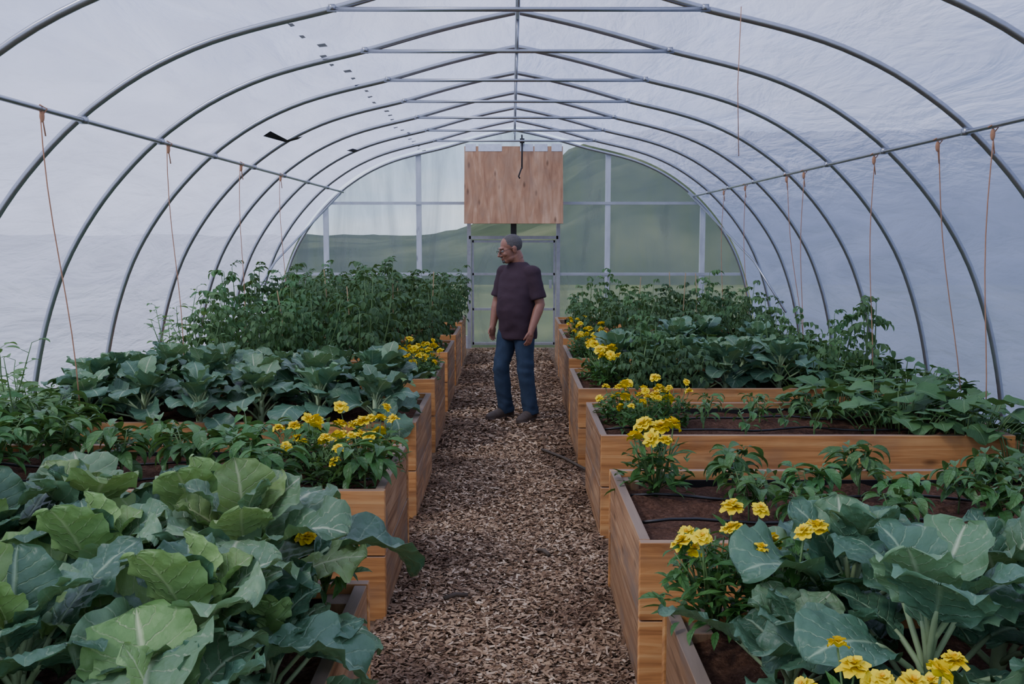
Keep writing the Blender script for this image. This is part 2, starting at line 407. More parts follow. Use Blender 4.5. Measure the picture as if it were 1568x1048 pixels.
for x in(DX0+.055,DX1-.055): box(mb,x-.018,x+.018,y0,y0+.03,.05,DH-.04,'z',.3)
for z in(.08,.62,1.17,DH-.06): box(mb,DX0+.05,DX1-.05,y0,y0+.03,z-.018,z+.018,'x',.4)
mb.obj('door_rails',[m_grey],False,dr)
mb=MB(); mb.add([(DX0+.05,YW-.03,.05),(DX1-.05,YW-.03,.05),(DX1-.05,YW-.03,DH-.04),(DX0+.05,YW-.03,DH-.04)],[(0,1,2,3)]); mb.obj('door_plastic',[m_gable],False,dr)
mb=MB(); box(mb,DX1-.14,DX1-.10,y0-.05,y0,.95,1.08,'z'); mb.obj('door_handle',[m_metal],False,dr)
pl=empty('plywood_vent_panel',(0,0,0))
th=math.atan2(.22,1.18)
ct,st=math.cos(-th),math.sin(-th)
Rx=np.array([[1,0,0],[0,ct,-st],[0,st,ct]])
mb=MB(); box(mb,-.755,.755,-.01,.01,-1.2,0,'z',.35,0,(Rx,(.025,15.5,3.13))); mb.obj('plywood_sheet',[m_ply],False,pl)
mb=MB()
for x,w in((-.66,.08),(-.36,.18),(.2,.1),(.42,.1),(.66,.08)):
    box(mb,x-w,x+w,-.016,.012,-.08,.035,'x',.1,0,(Rx,(.025,15.5,3.13)))
mb.obj('tape_strips',[m_tape],False,pl)
mb=MB(); tube(mb,[(.15,15.44,3.3),(.155,15.42,3.15),(.15,15.30,2.78)],.015,6); tube(mb,[(.15,15.3,2.8),(.12,15.27,2.72),(.10,15.27,2.66),(.12,15.27,2.63)],.012,6)
box(mb,.12,.19,15.38,15.46,3.17,3.24); mb.obj('hanging_hook_cord',[m_dark],True,pl)
mb=MB(); box(mb,-.02,.07,15.55,15.58,1.7,2.2,'z'); mb.obj('vent_prop_post',[m_dark],False,pl)
def string(x,y,z,dx,dy,zb,r=.0038):
    mb=MB(); p=[]
    for i in range(9):
        t=i/8; p.append((x+dx*t+.02*math.sin(t*5+x),y+dy*t,z+(zb-z)*t))
    tube(mb,p,r,5); ell(mb,(x,y,z-.03),(.014,.014,.035)); tube(mb,[(x-.03,y,z+.01),(x,y-.02,z+.03),(x+.03,y,z+.01),(x,y,z-.03),(x+.015,y,z-.14)],.0045,4)
    mb.obj('hanging_twine',[m_twine])
xl,xr=CX-2.66,CX+2.74
for y,dx,dy in((5.65,.08,.1),(7.7,.05,0),(9.75,-.05,.1),(11.4,.02,0)): string(xl,y,2.43,dx,dy,.75)
for y,dx,dy in((5.85,.02,0),(6.6,.25,.1),(7.75,.03,0),(9.6,.05,.1),(10.2,.2,0),(12.0,.05,0),(13.2,.0,0)): string(xr,y,2.35,dx,dy,.7)
mb=MB(); tube(mb,[(1.32,5.9,3.05),(1.31,5.9,2.6),(1.325,5.9,2.2)],.0025,4); mb.obj('hanging_twine',[m_twine])

# ------------------------------------------------------------------ ground
mb=MB(); mb.add([(CX-3.78,-2.5,0),(CX+3.78,-2.5,0),(CX+3.78,15.75,0),(CX-3.78,15.75,0)],[(0,1,2,3)]); mb.obj('floor',[m_ground])
mb=MB(); mb.add([(-150,-100,-.03),(150,-100,-.03),(150,160,-.03),(-150,160,-.03)],[(0,1,2,3)]); mb.obj('grass_field',[m_grass])
rg=np.random.RandomState(5)
def chips(n,x0,x1,y0,y1,s=1.0,pw=1.0):
    cx=rg.uniform(x0,x1,n); cy=y0+(y1-y0)*rg.uniform(0,1,n)**pw
    L=rg.uniform(.006,.020,n)*s*(1+1.1*(rg.rand(n)>.95)); W=rg.uniform(.003,.009,n)*s
    a=rg.uniform(0,2*pi,n); tl=rg.normal(0,.22,n); rl=rg.normal(0,.34,n); cz=.006+rg.uniform(0,.018,n)
    d=np.stack([np.cos(a)*np.cos(tl),np.sin(a)*np.cos(tl),np.sin(tl)],-1)
    e=np.stack([-np.sin(a)*np.cos(rl),np.cos(a)*np.cos(rl),np.sin(rl)],-1)
    c=np.stack([cx,cy,cz],-1); L=L[:,None];W=W[:,None]
    V=np.stack([c-d*L-e*W*.7,c+d*L*.9-e*W,c+d*L+e*W*.6,c-d*L*.85+e*W],1).reshape(-1,3)
    V[:,2]=np.maximum(V[:,2],.002)
    r=np.repeat(rg.rand(n),4); A=np.stack([r*0,r*0,r],-1)
    F=[(4*i,4*i+1,4*i+2,4*i+3) for i in range(n)]
    return V,F,A
mb=MB()
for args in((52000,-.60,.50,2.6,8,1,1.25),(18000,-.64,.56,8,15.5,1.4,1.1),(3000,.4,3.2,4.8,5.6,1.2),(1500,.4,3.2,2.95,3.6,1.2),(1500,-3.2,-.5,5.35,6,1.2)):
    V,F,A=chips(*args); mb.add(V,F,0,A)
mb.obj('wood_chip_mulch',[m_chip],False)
m_bark=simple('stick_bark',(.09,.07,.05),.9)
for (x,y,a,l) in((.24,7.9,-1.15,.75),(-.32,4.55,.5,.12),(.20,5.2,2.1,.12)):
    mb=MB(); tube(mb,[(x,y,.03),(x+math.cos(a)*l*.5,y+math.sin(a)*l*.5,.04),(x+math.cos(a)*l,y+math.sin(a)*l,.025)],.011,6)
    mb.obj('fallen_stick',[m_bark])

# ------------------------------------------------------------------ raised beds
BH=.60
wr=random.Random(11)
def bed(x0,x1,y0,y1,path_side,hoses=0):
    mb=MB(); t=.04
    for lv,(z0,z1) in enumerate(((0.0,.297),(.303,BH))):
        j=lambda: wr.uniform(-.006,.006)
        for ya in (y0,y1-t):
            o=j()
            if lv==0:
                xm=x0+(x1-x0)*wr.uniform(.3,.7)
                box(mb,x0,xm-.002,ya+o,ya+t+o,z0,z1,'x',wr.random()); box(mb,xm+.002,x1,ya+o,ya+t+o,z0,z1,'x',wr.random())
            else: box(mb,x0,x1,ya+o,ya+t+o,z0,z1,'x',wr.random())
        for xa in (x0,x1-t):
            o=j()
            box(mb,xa+o,xa+t+o,y0+t+.006,y1-t-.006,z0,z1,'y',wr.random(),1)
    for xx in(x0+t+.001,x1-t-.091):
        for yy in(y0+t+.001,y1-t-.091): box(mb,xx,xx+.09,yy,yy+.09,0.02,BH-.03,'z',wr.random(),1)
    i=.003
    for (a,b,c,d) in((x0+t+i,x1-t-i,y0+t+i,y0+t+i+.004),(x0+t+i,x1-t-i,y1-t-i-.004,y1-t-i),(x0+t+i,x0+t+i+.004,y0+t,y1-t),(x1-t-i-.004,x1-t-i,y0+t,y1-t)):
        box(mb,a,b,c,d,.4,BH-.045+wr.uniform(-.01,.015),'x',0,2)
    nx=int((x1-x0)/.04); ny=int((y1-y0)/.04); V=[]
    for jy in range(ny+1):
        for ix in range(nx+1):
            x=x0+t+(x1-x0-2*t)*ix/nx; y=y0+t+(y1-y0-2*t)*jy/ny
            z=.53+.03*mnoise.noise((x*4,y*4,1))+.022*mnoise.noise((x*14,y*14,3))+.012*mnoise.noise((x*33,y*33,7)); V.append((x,y,z))
    mb.add(V,gridf(nx,ny),3)
    o=mb.obj('raised_garden_bed',[m_wood,m_wood2,m_liner,m_soil],False)
    bv=o.modifiers.new('bevel','BEVEL'); bv.width=.004; bv.segments=1; bv.limit_method='ANGLE'
    for hh in range(hoses):
        yy=y0+(y1-y0)*(hh+1)/(hoses+1); m2=MB()
        tube(m2,[(x0+.06+(x1-x0-.12)*q/20,yy+.04*math.sin(q*.7+hh),.562+.006*math.sin(q*1.3)) for q in range(21)],.007,6)
        m2.obj('drip_hose',[m_hose])
RB=[(.46,2.9,1.2,2.94),(.475,2.9,3.59,4.78),(.51,2.88,5.6,6.78),(.50,2.9,7.4,8.6),(.54,2.9,9.3,10.5),(.58,2.9,11.2,12.4),(.62,2.9,13.1,14.3)]
LB=[(-2.9,-.47,1.2,3.18),(-2.95,-.57,4.35,5.38),(-2.95,-.59,6.0,7.2),(-2.95,-.62,7.9,9.1),(-2.95,-.64,9.8,11.0),(-2.95,-.66,11.6,12.8),(-2.95,-.68,13.4,14.6)]
for i,b in enumerate(RB): bed(*b,-1,{1:2,2:2}.get(i,0))
for i,b in enumerate(LB): bed(*b,1,{1:2}.get(i,0))
SZ=.52

# ------------------------------------------------------------------ plants
def cabbage(seed,n=14,size=1.,hi=True,flop=1.,up=0.,mats=(0,1,2)):
    rng=random.Random(seed); mb=MB()
    tube(mb,[(0,0,-.03),(0,0,.06),(0.01,0,.20)],[.022,.02,.012],6,3,0)
    nu,nv=(16,30) if hi else (8,16)
    for i in range(n):
        t=i/(n-1); az=i*2.4+rng.uniform(-.35,.35)
        el=.30+up+.95*t**.9+rng.uniform(-.25,.25)
        L=.25*(1-.40*t)*size*rng.uniform(.8,1.2); pl=.19*(1-.55*t)*size*rng.uniform(.7,1.25); z0=.02+.17*t
        e1=min(1.45,el+.4)
        d=lambda e:np.array([-math.sin(az)*math.cos(e),math.cos(az)*math.cos(e),math.sin(e)])
        p0=np.array([0,0,z0]); p1=p0+d(e1)*pl*.5; p2=p1+d(el+.1)*pl*.55
        tube(mb,[p0,p1,p2,p2+d(el)*L*.12],[.008*size,.0065*size,.006*size,.004*size],6,3)
        mat=mats[1] if rng.random()<(.08+.55*(t>.7)) else (mats[0] if rng.random()<.7 else mats[2])
        leaf(mb,rng,p2,az+rng.uniform(-.2,.2),el,rng.uniform(-.45,.45),L,L*rng.uniform(.78,.95),SH_CAB,nu,nv,cup=rng.uniform(-.15,.5),droop=-(rng.uniform(.6,2.0))*flop*(1-.5*t),ruf=rng.uniform(.035,.07),rk=rng.uniform(1.6,3.2),crk=.017 if hi else .013,mat=mat,edge=.05)
    return mb
cabF=[cabbage(s,20,1.06,True,1.,.1).mesh('cabbage_plant',[m_cab,m_caby,m_cabd,m_stemp]) for s in(1,2,3,4,5)]
cabR=[cabbage(s,15,1.16,True,.85,.0,(2,0,2)).mesh('collard_plant',[m_cab,m_caby,m_cabd,m_stemp]) for s in(21,22,23,24)]
cabM=[cabbage(s,18,.92,False,1.1,.05,(2,0,2)).mesh('cabbage_plant',[m_cab,m_cab,m_cabd,m_stemp]) for s in(31,32,33,34)]

def pepper(seed,H=.28,n=34,Ls=.085):
    rng=random.Random(seed); mb=MB()
    tube(mb,[(0,0,-.02),(.005,0,H*.5)],[.006,.005],5,1)
    tips=[]
    for i in range(4):
        az=i*1.6+rng.uniform(-.4,.4); q=rng.uniform(.06,.11)*H/.28
        p=[(0,0,H*rng.uniform(.3,.5)),(-math.sin(az)*q*.6,math.cos(az)*q*.6,H*.7),(-math.sin(az)*q,math.cos(az)*q,H*rng.uniform(.85,1.05))]
        tube(mb,p,[.004,.0035,.0025],4,1); tips.append([np.array(x) for x in p])
    for i in range(n):
        b=tips[i%4]; t=rng.uniform(.1,1); p=b[0]*(1-t)+b[2]*t if t<.5 else b[1]*(2-2*t)+b[2]*(2*t-1)
        if i<5: p=b[2]
        az=rng.uniform(0,6.28); el=rng.uniform(-.2,.5); L=Ls*rng.uniform(.7,1.25)
        dd=np.array([-math.sin(az)*math.cos(el),math.cos(az)*math.cos(el),math.sin(el)]); p2=p+dd*.03
        tube(mb,[p,p2],[.0018,.0015],3,1,cap=False)
        leaf(mb,rng,p2,az,el,rng.uniform(-.4,.4),L,L*.48,SH_LAN,4,6,cup=.4,droop=rng.uniform(-1.6,-.8),mat=0)
    return mb
pepM=[pepper(s,.27,46,.115).mesh('pepper_plant',[m_pep,m_stem]) for s in(1,2,3)]
pepS=[pepper(s,.16,16,.065).mesh('pepper_seedling',[m_pep,m_stem]) for s in(7,8)]
pepD=[pepper(s,.36,85,.105).mesh('pepper_plant',[m_pep,m_stem]) for s in(11,12)]

def tomato(seed,H=.85,R=.3,ns=6,lf=13):
    rng=random.Random(seed); mb=MB()
    for s in range(ns):
        a0=rng.uniform(0,6.28); q=rng.uniform(.3,1)*R; h=H*rng.uniform(.7,1.05)
        P=[np.array([0.03*math.cos(a0),.03*math.sin(a0),-.02]),np.array([q*.5*math.cos(a0),q*.5*math.sin(a0),h*.35]),np.array([q*.85*math.cos(a0+.3),q*.85*math.sin(a0+.3),h*.7]),np.array([q*math.cos(a0+.4),q*math.sin(a0+.4),h])]
        tube(mb,P,[.008,.007,.005,.003],5,1)
        for i in range(lf):
            t=.08+.92*i/(lf-1); f=t*3; k=min(int(f),2); p=P[k]*(1-(f-k))+P[k+1]*(f-k)
            az=i*2.3+rng.uniform(-.6,.6); L=rng.uniform(.13,.22)*(1-.4*(t>.92)); el=rng.uniform(.1,.6) if t<.9 else rng.uniform(.5,1.2)
            pts=[]; e=el; c=p.copy()
            for j in range(5):
                pts.append(c.copy()); c=c+np.array([-math.sin(az)*math.cos(e),math.cos(az)*math.cos(e),math.sin(e)])*L/4; e-=.35
            tube(mb,pts,[.0028,.0025,.002,.0016,.001],3,1,cap=False)
            r=rng.random()
            for j in(1,2,3,4):
                for sd in((-1,1) if j<4 else (0,)):
                    l=rng.uniform(.05,.075)*(1.15 if j==4 else 1)
                    leaf(mb,rng,pts[j],az+sd*rng.uniform(.9,1.3),e+.9+rng.uniform(-.3,.3)-.3*j*.3,rng.uniform(-.5,.5),l,l*.62,SH_OVA,2,4,cup=.4,droop=rng.uniform(-1.1,-.3),mat=0,r=min(1,max(0,r+rng.uniform(-.25,.25))))
    return mb
tomM=[tomato(s).mesh('tomato_plant',[m_tom,m_stem]) for s in(1,2,3,4)]
tomS=[tomato(s,.5,.28,5,9).mesh('tomato_plant',[m_tom,m_stem]) for s in(5,6)]
tomL=[tomato(s,.85,.28,6,13).mesh('tomato_plant',[m_squ,m_stem]) for s in(8,9)]
tomT=[tomato(s,.72,.16,3,10).mesh('tomato_plant',[m_squ,m_stem]) for s in(15,16)]

def squash(seed,R=.35,H=.3,n=34,ls=.14,mat=0):
    rng=random.Random(seed); mb=MB()
    for i in range(n):
        a=rng.uniform(0,6.28); q=R*math.sqrt(rng.random()); h=H*rng.uniform(.45,1)*(1-.35*q/R)
        b=np.array([q*.6*math.cos(a),q*.6*math.sin(a),-.01]); p=np.array([q*math.cos(a),q*math.sin(a),h])
        tube(mb,[b,(b+p)/2+np.array([0,0,.02]),p],[.0045,.004,.003],5,1)
        L=ls*rng.uniform(.7,1.2); az=a-pi/2+rng.uniform(-.9,.9)
        leaf(mb,rng,p,az,rng.uniform(-.2,.55),rng.uniform(-.35,.35),L,L*1.05,SH_SQU,6,10,cup=rng.uniform(-.1,.3),droop=rng.uniform(-1.2,-.3),ruf=.03,rk=2,crk=.006,N=5,k=2.2,mat=0)
    return mb
squM=[squash(s).mesh('squash_plant',[m_squ,m_stem]) for s in(1,2,3)]
squS=[squash(s,.3,.25,46,.085).mesh('cucumber_plant',[m_squ,m_stem]) for s in(4,5)]
squL=[squash(s,.33,.26,46,.09).mesh('bean_plant',[m_shoot,m_stem]) for s in(6,7)]

def shoot(seed,H=.6,n=22):
    rng=random.Random(seed); mb=MB()
    for s in range(2):
        a=rng.uniform(0,6.28); P=[np.array([0,0,-.02])]
        for i in range(1,7): P.append(np.array([math.cos(a)*.03*i+rng.uniform(-.01,.01),math.sin(a)*.03*i,H*(1-.25*s)*i/6]))
        tube(mb,P,[.006,.005,.005,.004,.004,.003,.002],5,1)
        for i in range(n//2):
            t=.15+.85*i/(n//2-1); f=t*6; k=min(int(f),5); p=P[k]*(1-(f-k))+P[k+1]*(f-k); az=i*2.4+rng.uniform(-.4,.4); L=rng.uniform(.065,.115)*(1.2-.5*t)
            el=rng.uniform(.1,.7)
            p2=p+np.array([-math.sin(az)*math.cos(el),math.cos(az)*math.cos(el),math.sin(el)])*.04
            tube(mb,[p,p2],[.002,.0015],3,1,cap=False)
            leaf(mb,rng,p2,az,el,rng.uniform(-.3,.3),L,L*.62,SH_OVA,4,6,cup=.3,droop=rng.uniform(-1.1,-.2),mat=0)
    return mb
shM=[shoot(s).mesh('climbing_bean_plant',[m_shoot,m_stem]) for s in(1,2,3)]

def marigold(seed,H=.24,R=.15,nf=9,nl=170,fs=1.):
    rng=random.Random(seed); mb=MB()
    for i in range(16):
        a=rng.uniform(0,6.28); q=R*rng.uniform(.2,1); tube(mb,[(0,0,-.02),(q*.5*math.cos(a),q*.5*math.sin(a),H*.5),(q*math.cos(a),q*math.sin(a),H*rng.uniform(.75,.95))],[.004,.003,.002],4,1)
    for i in range(nl):
        a=rng.uniform(0,6.28); q=R*math.sqrt(rng.random()); z=H*rng.uniform(.12,.98)*(1-.35*(q/R)**2); az=rng.uniform(0,6.28); L=rng.uniform(.04,.08)
        leaf(mb,rng,(q*math.cos(a),q*math.sin(a),z),az,rng.uniform(-.1,.9),rng.uniform(-.5,.5),L,L*.34,SH_LAN,2,4,cup=.4,droop=rng.uniform(-1,-.1),mat=0)
    for i in range(nf):
        a=i*2.4+rng.uniform(-.4,.4); q=R*rng.uniform(.15,1.05); c=np.array([q*math.cos(a),q*math.sin(a),H*rng.uniform(.72,1.25)])
        tube(mb,[(c[0]*.7,c[1]*.7,H*.4),c-np.array([0,0,.01])],[.002,.0025],4,1)
        ta=rng.uniform(0,6.28); tl=rng.uniform(.0,.9); Rt=rot(ta,tl,0); tmp=MB(); s=rng.uniform(.7,1.2)*fs
        for ring,(el,L,k,m) in enumerate(((.0,.030,8,2),(.35,.026,7,2),(.8,.019,6,2),(1.2,.011,4,3))):
            for j in range(k):
                leaf(tmp,rng,(0,0,.002*ring),j*2*pi/k+ring*.4+rng.uniform(-.2,.2),el+rng.uniform(-.25,.25),0,L*s*rng.uniform(.8,1.15),L*.9*s,SH_PET,2,3,cup=.3,droop=-.4,ruf=.1,rk=1.5,mat=m)
        n0=mb.n; V=np.concatenate(tmp.v)@Rt.T+c; A=np.concatenate(tmp.a); mb.v.append(V); mb.a.append(A)
        mb.f.extend([tuple(x+n0 for x in f) for f in tmp.f]); mb.m.extend(tmp.m); mb.n+=len(V)
    return mb
marM=[marigold(s,nf=10,nl=280,fs=1.12).mesh('marigold_plant',[m_mar,m_stem,m_yel,m_ora]) for s in(1,2,3)]
marS=[marigold(s,.2,.10,7,130,1.1).mesh('marigold_plant',[m_mar,m_stem,m_yel,m_ora]) for s in(4,5)]
marN=[marigold(s,.24,.13,7,260,.9).mesh('marigold_plant',[m_mar,m_stem,m_yel,m_ora]) for s in(6,7,8)]

pr=random.Random(99)
def put(lst,name,x,y,z=SZ,s=1.,rz=None):
    return place(pr.choice(lst),name,(x,y,z),pr.uniform(0,6.28) if rz is None else rz,s*pr.uniform(.92,1.1))
# L0 foreground cabbages
for i,(x,y) in enumerate([(-.72,2.22),(-1.08,2.08),(-1.45,2.25),(-1.85,2.1),(-.76,2.75),(-1.12,2.62),(-1.5,2.8),(-1.9,2.7),(-2.3,2.85),(-2.6,2.5),(-.95,2.98),(-2.1,2.4),(-1.3,2.98),(-.70,1.88),(-1.2,1.7),(-1.7,1.75),(-.62,2.45)]):
    place(cabF[i%5],'cabbage_plant',(x,y,SZ+.03-(.08 if y<1.9 else 0)-(.1 if x>-.65 else 0)),i*1.3,pr.uniform(1.08,1.22)*(.92 if y<1.9 else 1)*(.8 if x>-.65 else 1))
put(marS,'marigold_plant',-.60,3.10,SZ+.09,1.1)
# R0 foreground collards
for i,(x,y) in enumerate([(1.0,2.3),(.95,2.72),(1.32,2.6),(1.68,2.35),(1.75,2.78),(1.3,2.1),(2.15,2.6),(.70,2.4),(2.0,2.2),(2.55,2.75),(1.6,1.8)]):
    place(cabR[i%4],'collard_plant',(x,y,SZ),i*2.1+.5,pr.uniform(.98,1.1)*(1 if x>.72 else .72))
for x,y,s in((.60,1.86,1.05),(.72,1.80,1.05),(.84,1.86,1.0)): put(marN,'marigold_plant',x,y,SZ+.06,s)
for x,y,s in((.60,2.84,1.15),(.76,2.74,1.3)): put(marN,'marigold_plant',x,y,SZ+.06,s)
# L1
for x,y in((-.80,4.62),(-.72,5.0),(-1.0,4.85)): put(marM,'marigold_plant',x,y,SZ,1.1)
for x,y in((-1.25,4.6),(-1.35,5.05),(-1.55,4.7),(-1.8,5.1),(-1.08,5.15),(-1.1,4.5),(-.68,4.5),(-1.9,4.75)): put(pepM,'pepper_plant',x,y,SZ,1.)
for x,y in((-2.2,4.75),(-2.35,5.05),(-2.6,4.6),(-2.8,5.0),(-2.5,5.2),(-2.75,4.45),(-2.4,4.5),(-2.95,4.7)): put(pepD,'pepper_plant',x,y,SZ,1.1)
for x,y in((-2.55,5.1),(-2.75,5.25),(-2.85,4.9)): put(shM,'climbing_bean_plant',x,y,SZ,1.0)
# L2 cabbages
for i in range(6):
    put(cabM,'cabbage_plant',-.86-.37*i,6.22+pr.uniform(-.05,.06),SZ,1.); put(cabM,'cabbage_plant',-.95-.38*i,6.62+pr.uniform(-.06,.06),SZ+.02,1.05); put(cabM,'cabbage_plant',-.88-.38*i,6.95+pr.uniform(-.06,.06),SZ+.03,1.05)
for x,y in((-2.85,6.2),(-2.85,6.8),(-3.15,6.4)): put(squL,'bean_plant',x,y,SZ,1.15)
for x,y,z in((-3.2,5.0,.35),(-3.25,5.7,.35),(-3.2,6.9,.35),(-3.2,7.7,.35),(-2.8,7.6,.45),(-3.15,8.4,.4),(-2.7,8.1,.52),(-2.2,7.55,.4),(-1.7,7.6,.45),(-1.2,7.55,.4)): put(squL,'bean_plant',x,y,z,1.15)
for x,y,z in((-3.15,6.6,.35),(-2.75,5.55,.42),(-2.4,5.65,.35)): put(squS,'cucumber_plant',x,y,z,1.2)
for x,y,z in((-2.95,5.8,.5),(-3.1,5.9,.4),(-2.85,8.2,.6),(-2.95,8.9,.65),(-2.75,8.5,.6),(-2.6,7.7,.6),(-2.3,7.3,.52),(-2.45,7.2,.52)): put(shM,'climbing_bean_plant',x,y,z,1.05)
# L3+ tomatoes
for y in(8.2,8.75):
    for i in range(4):
        put(tomL if (i>1) else tomM,'tomato_plant',-1.15-.45*i,y+pr.uniform(-.07,.07),SZ,pr.uniform(.78,.98))
for x,y in((-.78,8.12),(-.76,8.5),(-.8,8.85),(-.95,8.2)): put(marM,'marigold_plant',x,y,SZ,1.1)
for y in(10.1,10.7,11.9,12.5,13.8,14.3):
    for i in range(5): put(tomM,'tomato_plant',-.88-.45*i,y+pr.uniform(-.07,.07),SZ,pr.uniform(.8,.98))
# R1 (A) peppers
put(marS,'marigold_plant',.66,4.5,SZ+.02,1.35)
for x,y in((1.0,4.1),(1.02,4.5),(1.28,4.2),(1.6,4.5),(1.62,4.05),(1.95,4.25),(2.2,4.5),(2.35,3.95),(2.6,4.2),(1.15,3.82),(1.5,3.8),(1.95,3.85)): put(pepM,'pepper_plant',x,y,SZ,.84)
for x,y in((2.5,4.6),(2.8,4.45),(2.85,4.9),(2.7,3.8)): put(squS,'cucumber_plant',x,y,SZ-.02,.95)
# R2 (B)
for x,y in((.70,6.35),(.80,6.0),(.98,6.25)): put(marM,'marigold_plant',x,y,SZ,1.0)
for x,y in((1.2,6.15),(1.42,5.95),(1.6,6.35),(1.85,6.0),(2.05,6.3),(1.3,6.5),(1.95,6.55),(1.6,6.55),(1.7,6.1),(2.2,5.95)): put(pepS,'pepper_seedling',x,y,SZ,1.15)
for x,y,z in((2.4,6.05,.52),(2.7,5.85,.52),(2.65,6.3,.52),(2.45,6.6,.5),(3.1,6.0,.4),(3.1,6.6,.4),(3.15,5.3,.35),(3.2,7.2,.4),(2.2,6.6,.5),(2.9,5.6,.45),(3.0,4.9,.4)): put(squM if x<2.8 else squS,'squash_plant',x,y,z,1.05)
# R3 (C)
for x,y in((.70,8.3),(.76,7.95)): put(marS,'marigold_plant',x,y,SZ,1.35)
for x,y in((.95,7.65),(1.2,8.2),(1.3,7.6),(1.05,7.95)): put(tomS,'tomato_plant',x,y,SZ,.8)
for x,y in((.9,8.35),(1.55,7.8),(1.85,7.9),(1.7,8.3),(2.1,8.2),(1.4,8.2),(2.1,7.75),(1.1,8.4),(1.65,7.62)): put(cabM,'cabbage_plant',x,y,SZ,1.05)
for x,y in((2.4,7.7),(2.7,7.75),(2.5,8.2),(2.85,8.3),(3.15,8.0),(2.2,8.4),(3.1,7.5)): put(squS,'cucumber_plant',x,y,SZ-.05*(x>3),1.2)
for x,y in((2.35,8.1),(2.7,8.2),(2.9,7.95),(2.5,7.75),(2.2,8.3)): put(tomT,'tomato_plant',x,y,SZ,pr.uniform(.75,.98))
put(tomT,'tomato_plant',1.1,7.8,SZ,.75)
# R4+
for x,y in((.72,9.6),(.75,10.1),(.92,9.7),(.8,11.5)): put(marM,'marigold_plant',x,y,SZ,1.1)
for y in(9.6,9.95,10.25):
    for i in range(5): put([squM[0],squM[1],tomS[0],squS[0],cabM[0]],'squash_plant',1.15+.40*i+pr.uniform(-.08,.08),y,SZ,1.05)
for y in(11.5,12.1,13.4,14.0):
    for i in range(5): put(tomS if (i+int(y))%3 else tomT,'tomato_plant',.95+.45*i,y+pr.uniform(-.08,.08),SZ,pr.uniform(.7,1.05))
put(tomM,'tomato_plant',1.95,11.7,SZ,.85); put(tomM,'tomato_plant',2.5,10.0,SZ,.65)
for x,y in((3.2,9.2),(3.2,10.2),(3.2,11.4)): put(squS,'cucumber_plant',x,y,.3,1.2)
for x,y in((-1.4,8.5),(-1.05,8.7),(-2.0,8.6),(-1.2,10.4),(-1.9,10.2),(-.85,10.5),(1.75,10.2),(1.5,11.8),(1.9,12),(2.2,11.9)):
    mb=MB(); tube(mb,[(0,0,-.2),(.01,0,.5),(pr.uniform(-.03,.03),0,pr.uniform(.75,.9))],.005,5); mb.obj('garden_stake',[m_stake],True,None,(x,y,SZ))

# ------------------------------------------------------------------ outdoor wooded hillside
mb=MB(); V=[]; nx,ny=130,26
for jy in range(ny+1):
    for ix in range(nx+1):
        x=-80+160*ix/nx; t=jy/ny; y=38+50*t
        k=1/(1+math.exp(-(x-1.5)/2.2)); H=1.9+8.0*k
        z=H*(t**.5)*1.1+ (.8*mnoise.noise((x*.18,y*.18,2))+.7*mnoise.noise((x*.55,y*.55,5)))*min(1,t*5)*(.4+.6*k)-.1
        V.append((x,y,z))
mb.add(V,gridf(nx,ny)); mb.obj('wooded_hill',[m_hill])

# ------------------------------------------------------------------ man
m_skin=simple('skin',(.30,.135,.085),.5,nscale=30,var=.12,bmp=.05)
m_shirt=simple('maroon_cotton',(.058,.035,.045),.9,nscale=9,var=.2,bmp=.5,spec=.15)
m_jean=simple('blue_denim',(.036,.056,.09),.9,nscale=11,var=.45,bmp=.5,spec=.15)
m_boot=simple('boot_leather',(.08,.058,.043),.7,nscale=25)
m_hair=simple('grey_hair',(.10,.09,.085),.8,nscale=120,var=.6,bmp=.8)
m_eye=simple('eye_white',(.45,.43,.4),.2); m_pup=simple('pupil',(.01,.008,.006),.2); m_lip=simple('lips',(.2,.075,.06),.5)
man=empty('man',(0.0,9.42,0))
YA=math.radians(42); ca,sa=math.cos(YA),math.sin(YA); OX=.06
def W(l,f,z,ox=OX): return np.array([ox+l*ca-f*sa,-l*sa-f*ca,z])
RY=np.array([[ca,-sa,0],[-sa,-ca,0],[0,0,1]])
def rings(mb,rs,mat=0,n=24,ox=OX):
    V=[];F=[]
    for (z,l,f,rl,rf) in rs:
        for i in range(n):
            a=2*pi*i/n; c,s=math.cos(a),math.sin(a)
            sx=math.copysign(abs(c)**.85,c); sy=math.copysign(abs(s)**.85,s)
            V.append(W(l+rl*sx,f+rf*sy,z,ox))
    k=len(rs)
    for j in range(k-1):
        for i in range(n): F.append((j*n+i,j*n+(i+1)%n,(j+1)*n+(i+1)%n,(j+1)*n+i))
    F.append(tuple(range(n-1,-1,-1))); F.append(tuple((k-1)*n+i for i in range(n)))
    mb.add(V,F,mat)
def remesh(mb,name,mat,vox,sm,parent,fac=.5):
    o=mb.obj(name,[mat],True)
    md=o.modifiers.new('r','REMESH'); md.mode='VOXEL'; md.voxel_size=vox; md.use_smooth_shade=True
    s=o.modifiers.new('s','SMOOTH'); s.iterations=sm; s.factor=fac
    bpy.context.view_layer.update()
    dg=bpy.context.evaluated_depsgraph_get(); me=bpy.data.meshes.new_from_object(o.evaluated_get(dg))
    o.modifiers.clear(); o.data=me; me.materials.clear(); me.materials.append(mat)
    me.polygons.foreach_set('use_smooth',[True]*len(me.polygons)); me.polygons.foreach_set('material_index',[0]*len(me.polygons))
    o.parent=parent; return o
SHL=(.175,0,1.40);ELL=(.245,-.03,1.11);WRL=(.24,.09,.875)
SHR=(-.175,0,1.40);ELR=(-.245,.03,1.12);WRR=(-.235,.10,.90)
HX=.045
hipL=(.09,0,.90);knL=(.12,.01,.49);anL=(.145,-.03,.10)
hipR=(-.09,0,.90);knR=(-.115,.10,.49);anR=(-.115,.03,.10)
